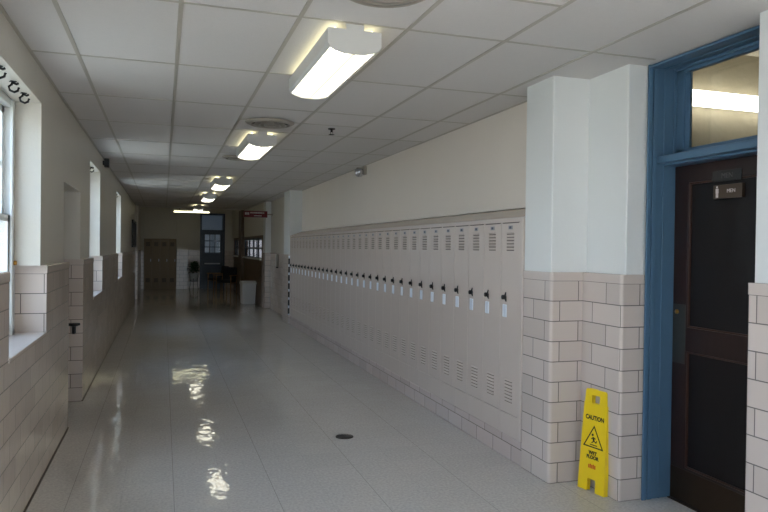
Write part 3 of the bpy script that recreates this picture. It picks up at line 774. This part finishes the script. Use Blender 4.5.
for k in range(7):
    a = k*.9; b.tube([(0, 0, .57), (.05*math.cos(a), .05*math.sin(a), .75), (.11*math.cos(a), .11*math.sin(a), .98)], .006, 6)
b.build('stems', M_leaf, r)

# armchairs along the right side near the end
def chair():
    r = thing('armchair', (0, 0, 0), 'x', 'chair', 'waiting chairs near the end door')
    for x in (-.27, .27):
        for y in (-.27, .25):
            b = MB(); b.tube([(x, y, 0), (x, y*.96, .44), (x, y*.96+(.03 if y > 0 else 0), .62)], [.018, .022, .02], 8); b.build('leg', M_chairwood, r)
        b = MB(); b.box(x-.03, x+.03, -.31, .28, .62, .655, bevel=.008); b.build('armrest', M_chairwood, r)
        b = MB(); b.box(x-.015, x+.015, -.27, .25, .36, .40); b.build('side_rail', M_chairwood, r)
    b = MB(); b.box(-.25, .25, -.28, .24, .38, .48, bevel=.03, seg=3); b.build('seat', M_fabric, r)
    b = MB(); b.box(-.25, .25, .20, .30, .46, .92, bevel=.03, seg=3, M=Matrix.Translation((0, .26, .5)) @ Matrix.Rotation(-.14, 4, 'X') @ Matrix.Translation((0, -.26, -.5))); b.build('backrest', M_fabric, r)
    return r
C0 = chair()
for k, (x, y, rz, lab) in enumerate(((2.13, 24.3, -.5, 'dark upholstered armchair with wood frame, nearer of two by the partition'), (1.95, 26.0, -1.25, 'dark upholstered armchair with wood frame, farther of two beside the end door'))):
    o = C0 if k == 0 else copy_tree(C0); o.location = (x, y, 0); o.rotation_euler.z = rz; o['label'] = lab

# white bin
r = thing('trash_bin', (2.35, 19.85, 0), 'white rectangular trash bin with lid against the wood partition', 'bin', rz=.10)
b = MB(); t = bmesh.new(); bmesh.ops.create_cube(t, size=1)
for v in t.verts:
    k = 1 if v.co.z > 0 else .90; v.co = Vector((v.co.x*.40*k, v.co.y*.36*k, .29+v.co.z*.58))
bmesh.ops.bevel(t, geom=[e for e in t.edges], offset=.012, segments=2, affect='EDGES'); b.join(t); b.build('body', M_bin, r)
b = MB(); b.prism([(-.19, .575), (.19, .575), (.19, .60), (.12, .66), (-.12, .66), (-.19, .60)], 'x', -.21, .21); b.build('lid', M_bin, r)

# projecting red sign
r = thing('hanging_sign', (2.60, 18.0, 2.52), 'dark red sign with pale lettering projecting from the right wall', 'sign')
b = MB(); b.box(-.60, .02, -.012, .012, -.085, .085, bevel=.003); p = b.build('panel', M_signred, r)
b = MB(); b.box(.0, .17, -.012, .012, -.015, .015); b.build('bracket', M_vent, r)
b = MB()
rnd = random.Random(5)
b.box(-.57, -.52, -.0145, -.011, -.02, .04); b.box(-.51, -.46, -.0145, -.011, -.02, .04)
x = -.43
while x < -.06:
    w = rnd.uniform(.014, .026); b.box(x, x+w, -.0145, -.011, .018, .050); x += w+.007
x = -.33
while x < -.13:
    w = rnd.uniform(.014, .024); b.box(x, x+w, -.0145, -.011, -.055, -.03); x += w+.007
b.build('sign_lettering', M_signtext, p)
# small pale dispenser on the wall beyond the lockers
r = thing('wall_dispenser', (2.75, 16.9, 1.32), 'small pale dispenser on the tiled wall beyond the lockers', 'dispenser')
b = MB(); b.box(-.07, 0, -.05, .05, -.16, .16, bevel=.015); b.build('body', M_vent, r)
b = MB(); b.box(-.06, -.01, -.035, .035, -.19, -.155, bevel=.008); b.build('spout', M_black, r)

# ------------------------------------------------------------------ sky and view
W = bpy.data.worlds.new('sky'); SC.world = W; W.use_nodes = True
nt = W.node_tree; bg = nt.nodes['Background']
tc = nt.nodes.new('ShaderNodeTexCoord'); sp = nt.nodes.new('ShaderNodeSeparateXYZ'); nt.links.new(tc.outputs['Generated'], sp.inputs[0])
cr = nt.nodes.new('ShaderNodeValToRGB'); nt.links.new(sp.outputs['Z'], cr.inputs[0])
cr.color_ramp.elements[0].position = 0; cr.color_ramp.elements[0].color = (.70, .85, 1, 1)
cr.color_ramp.elements[1].position = .7; cr.color_ramp.elements[1].color = (.42, .65, 1, 1)
nt.links.new(cr.outputs[0], bg.inputs['Color']); bg.inputs['Strength'].default_value = 4.5

sd = bpy.data.lights.new('sun', 'SUN'); sun = bpy.data.objects.new('sun', sd); COL.objects.link(sun)
sd.energy = 46; sd.color = (1, .98, .96); sd.angle = .009
sun.rotation_euler = Vector((.16, -.74, .66)).to_track_quat('Z', 'Y').to_euler()
SC.view_settings.view_transform = 'Standard'; SC.view_settings.look = 'None'; SC.view_settings.gamma = 1; SC.view_settings.use_curve_mapping = False
SC.view_settings.exposure = .40
